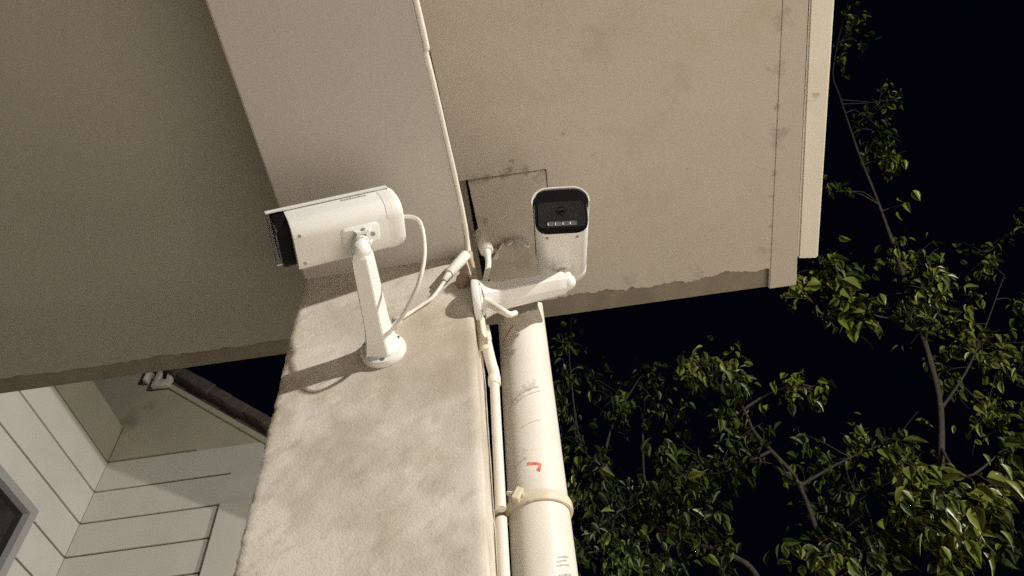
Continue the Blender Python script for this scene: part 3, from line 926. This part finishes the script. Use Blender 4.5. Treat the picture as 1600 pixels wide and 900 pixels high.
LIMBS_B = [[(1.47, 4.0, 3.43), (1.52, 4.0, 3.79), (1.54, 3.9, 4.33), (1.43, 3.8, 4.54), (1.36, 3.75, 4.67), (1.34, 3.7, 4.82), (1.26, 3.6, 5.03), (1.1, 3.55, 5.16)], [(1.34, 3.7, 4.82), (1.58, 3.65, 4.9), (1.76, 3.55, 4.79)], [(1.54, 3.9, 4.33), (2.02, 4.2, 4.69), (2.37, 4.2, 4.79)], [(1.43, 3.8, 4.54), (1.01, 3.65, 4.32), (0.73, 3.65, 4.41)], [(1.52, 4.0, 3.79), (1.34, 3.6, 3.65), (1.23, 3.55, 3.73)]]
CLUMPS_C = [(0.33, 4.2, 6.21, 0.13, 0.14, 16), (0.29, 4.0, 5.63, 0.13, 0.15, 18), (0.49, 4.1, 5.69, 0.15, 0.13, 20), (0.2, 4.0, 5.31, 0.09, 0.16, 14), (0.58, 4.0, 5.34, 0.16, 0.14, 22), (0.85, 4.2, 5.72, 0.15, 0.13, 14), (0.79, 3.7, 5.01, 0.11, 0.1, 12), (0.62, 3.8, 5.05, 0.11, 0.09, 10), (0.84, 3.8, 4.95, 0.09, 0.08, 8), (1.05, 4.1, 5.22, 0.14, 0.1, 12), (0.24, 3.8, 4.83, 0.1, 0.13, 16), (0.34, 3.9, 4.73, 0.13, 0.13, 16), (0.41, 3.7, 4.36, 0.18, 0.14, 34), (0.24, 3.7, 4.3, 0.13, 0.14, 26), (0.53, 3.8, 4.23, 0.19, 0.14, 34), (0.3, 3.6, 4.0, 0.18, 0.13, 38), (0.15, 3.6, 3.91, 0.1, 0.13, 22), (0.38, 3.6, 3.83, 0.17, 0.1, 34), (0.7, 3.8, 3.99, 0.15, 0.11, 22), (0.58, 3.7, 3.81, 0.17, 0.08, 20), (0.89, 3.8, 3.88, 0.14, 0.09, 16), (0.2, 4.0, 4.68, 0.08, 0.13, 12), (0.61, 4.0, 4.61, 0.14, 0.11, 14)]
LIMBS_C = [[(1.07, 3.9, 3.57), (1.07, 3.85, 3.79), (0.96, 3.8, 3.88), (0.82, 3.8, 3.97), (0.65, 3.8, 4.08), (0.47, 3.8, 4.29), (0.36, 3.85, 4.59), (0.27, 3.9, 4.97), (0.33, 4.1, 5.94)], [(0.65, 3.8, 4.08), (0.62, 3.9, 4.48), (0.77, 3.9, 5.11), (1.01, 4.0, 5.16)], [(0.47, 3.8, 4.29), (0.24, 3.7, 4.08), (0.12, 3.65, 3.86)], [(0.36, 3.85, 4.59), (0.54, 4.0, 5.13), (0.84, 4.15, 5.67)]]

def leaf_bm(L=1.0, wd=.58, fold=.18, bend=.22):
    """ovate leaf of unit length along +x, folded along the midrib, tip drooping"""
    bm = bmesh.new()
    st = [(0, 0), (.16, .32), (.38, .5), (.62, .42), (.84, .2), (1, 0)]
    mid = [bm.verts.new((x, 0, -bend * x * x)) for x, _ in st]
    for sg in (-1, 1):
        e = [bm.verts.new((x, sg * w_ * wd, -bend * x * x + fold * w_)) for x, w_ in st[1:-1]]
        bm.faces.new((mid[0], mid[1], e[0]))
        for i in range(3):
            bm.faces.new((mid[i + 1], mid[i + 2], e[i + 1], e[i]))
        bm.faces.new((mid[4], mid[5], e[3]))
    return bm
LEAF_M = [M['leaf_lit'], M['leaf'], M['leaf_shaded']]
LEAVES = {}
for i, (wd, fo, be) in enumerate(((.62, .16, .25), (.54, .3, .12), (.7, .1, .4), (.5, .22, .55))):
    for k, lm in enumerate(LEAF_M):
        bm = leaf_bm(1.0, wd, fo, be)
        me = bpy.data.meshes.new("leaf")
        bm.to_mesh(me); bm.free()
        me.shade_smooth()
        me.materials.append(lm)
        LEAVES[i, k] = me

def nearest_on(path, c):
    best = None
    for p in path:
        dd = (p - c).length
        if best is None or dd < best[0]:
            best = (dd, p)
    return best[1]

def tree(name, label, clumps, limbs, base, trunk_r, size, seed, wts):
    rnd = random.Random(seed)
    t = thing(name, label, "tree", base)
    paths = []
    for i, l in enumerate(limbs):
        pts = [Vector(p) for p in l]
        bm = bmesh.new()
        if i == 0:
            b = Vector(base)
            pts = [b, b + (pts[0] - b) * .33 + Vector((.06, .03, 0)), b + (pts[0] - b) * .66 + Vector((-.04, 0, 0))] + pts
            tube(bm, pts, (trunk_r, .005), 9, 5, .25)
            obj("trunk", bm, M['bark'], t, smooth=True)
        else:
            tube(bm, pts, (.010, .003), 7, 5, .3)
            obj("branch", bm, M['bark'], t, smooth=True)
        paths += smooth_path(pts, 8)
    tw = bmesh.new()
    leaves = []
    extra = []
    for (x, y, z, rx, rz, cnt) in clumps:      # inner growth behind the outer sprays
        if cnt > 13 and rnd.random() < .5:
            k_ = rnd.uniform(.12, .38)
            extra.append((x * (1 + k_) + rnd.uniform(-.2, .2), y * (1 + k_), z + (z - 1.6) * k_ + rnd.uniform(-.2, .12), rx * 1.7, rz * 1.6, int(cnt * .8)))
    for (x, y, z, rx, rz, cnt) in clumps + extra:
        c = Vector((x, y, z))
        tone = rnd.choices((0, 1, 2), wts)[0] if y > 3.55 or wts[0] < .1 else rnd.choice((0, 0, 0, 1))  # front clumps mostly take the leaf colour painted as lit
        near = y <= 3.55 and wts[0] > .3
        span = (nearest_on(paths, c) - c).length
        root = nearest_on(paths, c)
        mid = (root + c) / 2 + Vector((rnd.uniform(-.05, .05), rnd.uniform(-.05, .05), .04))
        if span < .75:
            tube(tw, [root, mid, c], (.005, .002), 5, 3)
        subs = []
        for q in range(max(2, cnt // 4)):
            e = c + Vector((rnd.uniform(-1, 1) * rx, rnd.uniform(-1, 1) * max(rx, rz) * .9, rnd.uniform(-1, 1) * rz))
            m2 = (c + e) / 2 + Vector((0, 0, rnd.uniform(0, .04)))
            tube(tw, [c, m2, e], (.003, .0015), 4, 2)
            subs.append((c, m2, e))
        for q in range(int(cnt * (2.2 if wts[0] > .3 else 1.9))):
            a, b_, e = rnd.choice(subs)
            tt = rnd.random()
            p = a.lerp(e, tt) + Vector((rnd.gauss(0, .045), rnd.gauss(0, .06), rnd.gauss(0, .045)))
            yaw = rnd.uniform(0, 2 * math.pi)
            pitch = rnd.gauss(.75, .4)            # leaf tips hang
            roll = rnd.gauss(0, .6)
            sc = size * (1.22 if near else 1.0) * rnd.choice((.45, .65, .8, .9, 1.0, 1.05, 1.15)) * rnd.uniform(.85, 1.15)
            R = Matrix.Rotation(yaw, 4, 'Z') @ Matrix.Rotation(pitch, 4, 'Y') @ Matrix.Rotation(roll, 4, 'X')
            mw = Matrix.Translation(p) @ R @ Matrix.Diagonal((sc, sc, sc, 1))
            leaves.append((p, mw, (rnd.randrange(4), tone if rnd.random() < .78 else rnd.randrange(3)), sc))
    obj("twigs", tw, M['bark'], t, kind="stuff")
    cp = Vector((0, 0, 1.6))
    leaves.sort(key=lambda q: (q[0] - cp).length / q[3])
    inv = Matrix.Translation(-Vector(base))
    for p, mw, k, sc in leaves[:290]:
        o = bpy.data.objects.new("leaf", LEAVES[k])
        COL.objects.link(o)
        o.parent = t
        o.matrix_local = inv @ mw
    bm = bmesh.new()
    for p, mw, k, sc in leaves[290:]:
        n0 = len(bm.verts); f0 = len(bm.faces)
        bm.from_mesh(LEAVES[k])
        bm.verts.ensure_lookup_table()
        bm.faces.ensure_lookup_table()
        for v in bm.verts[n0:]:
            v.co = mw @ v.co
        for f in bm.faces[f0:]:
            f.material_index = k[1]
    me = bpy.data.meshes.new("foliage")
    if len(bm.verts):
        bmesh.ops.translate(bm, vec=-Vector(base), verts=bm.verts[:])
        bm.to_mesh(me)
        me.shade_smooth()
        for lm in LEAF_M:
            me.materials.append(lm)
        o = bpy.data.objects.new("foliage", me)
        COL.objects.link(o); o.parent = t
        o["kind"] = "stuff"
    bm.free()
    return t
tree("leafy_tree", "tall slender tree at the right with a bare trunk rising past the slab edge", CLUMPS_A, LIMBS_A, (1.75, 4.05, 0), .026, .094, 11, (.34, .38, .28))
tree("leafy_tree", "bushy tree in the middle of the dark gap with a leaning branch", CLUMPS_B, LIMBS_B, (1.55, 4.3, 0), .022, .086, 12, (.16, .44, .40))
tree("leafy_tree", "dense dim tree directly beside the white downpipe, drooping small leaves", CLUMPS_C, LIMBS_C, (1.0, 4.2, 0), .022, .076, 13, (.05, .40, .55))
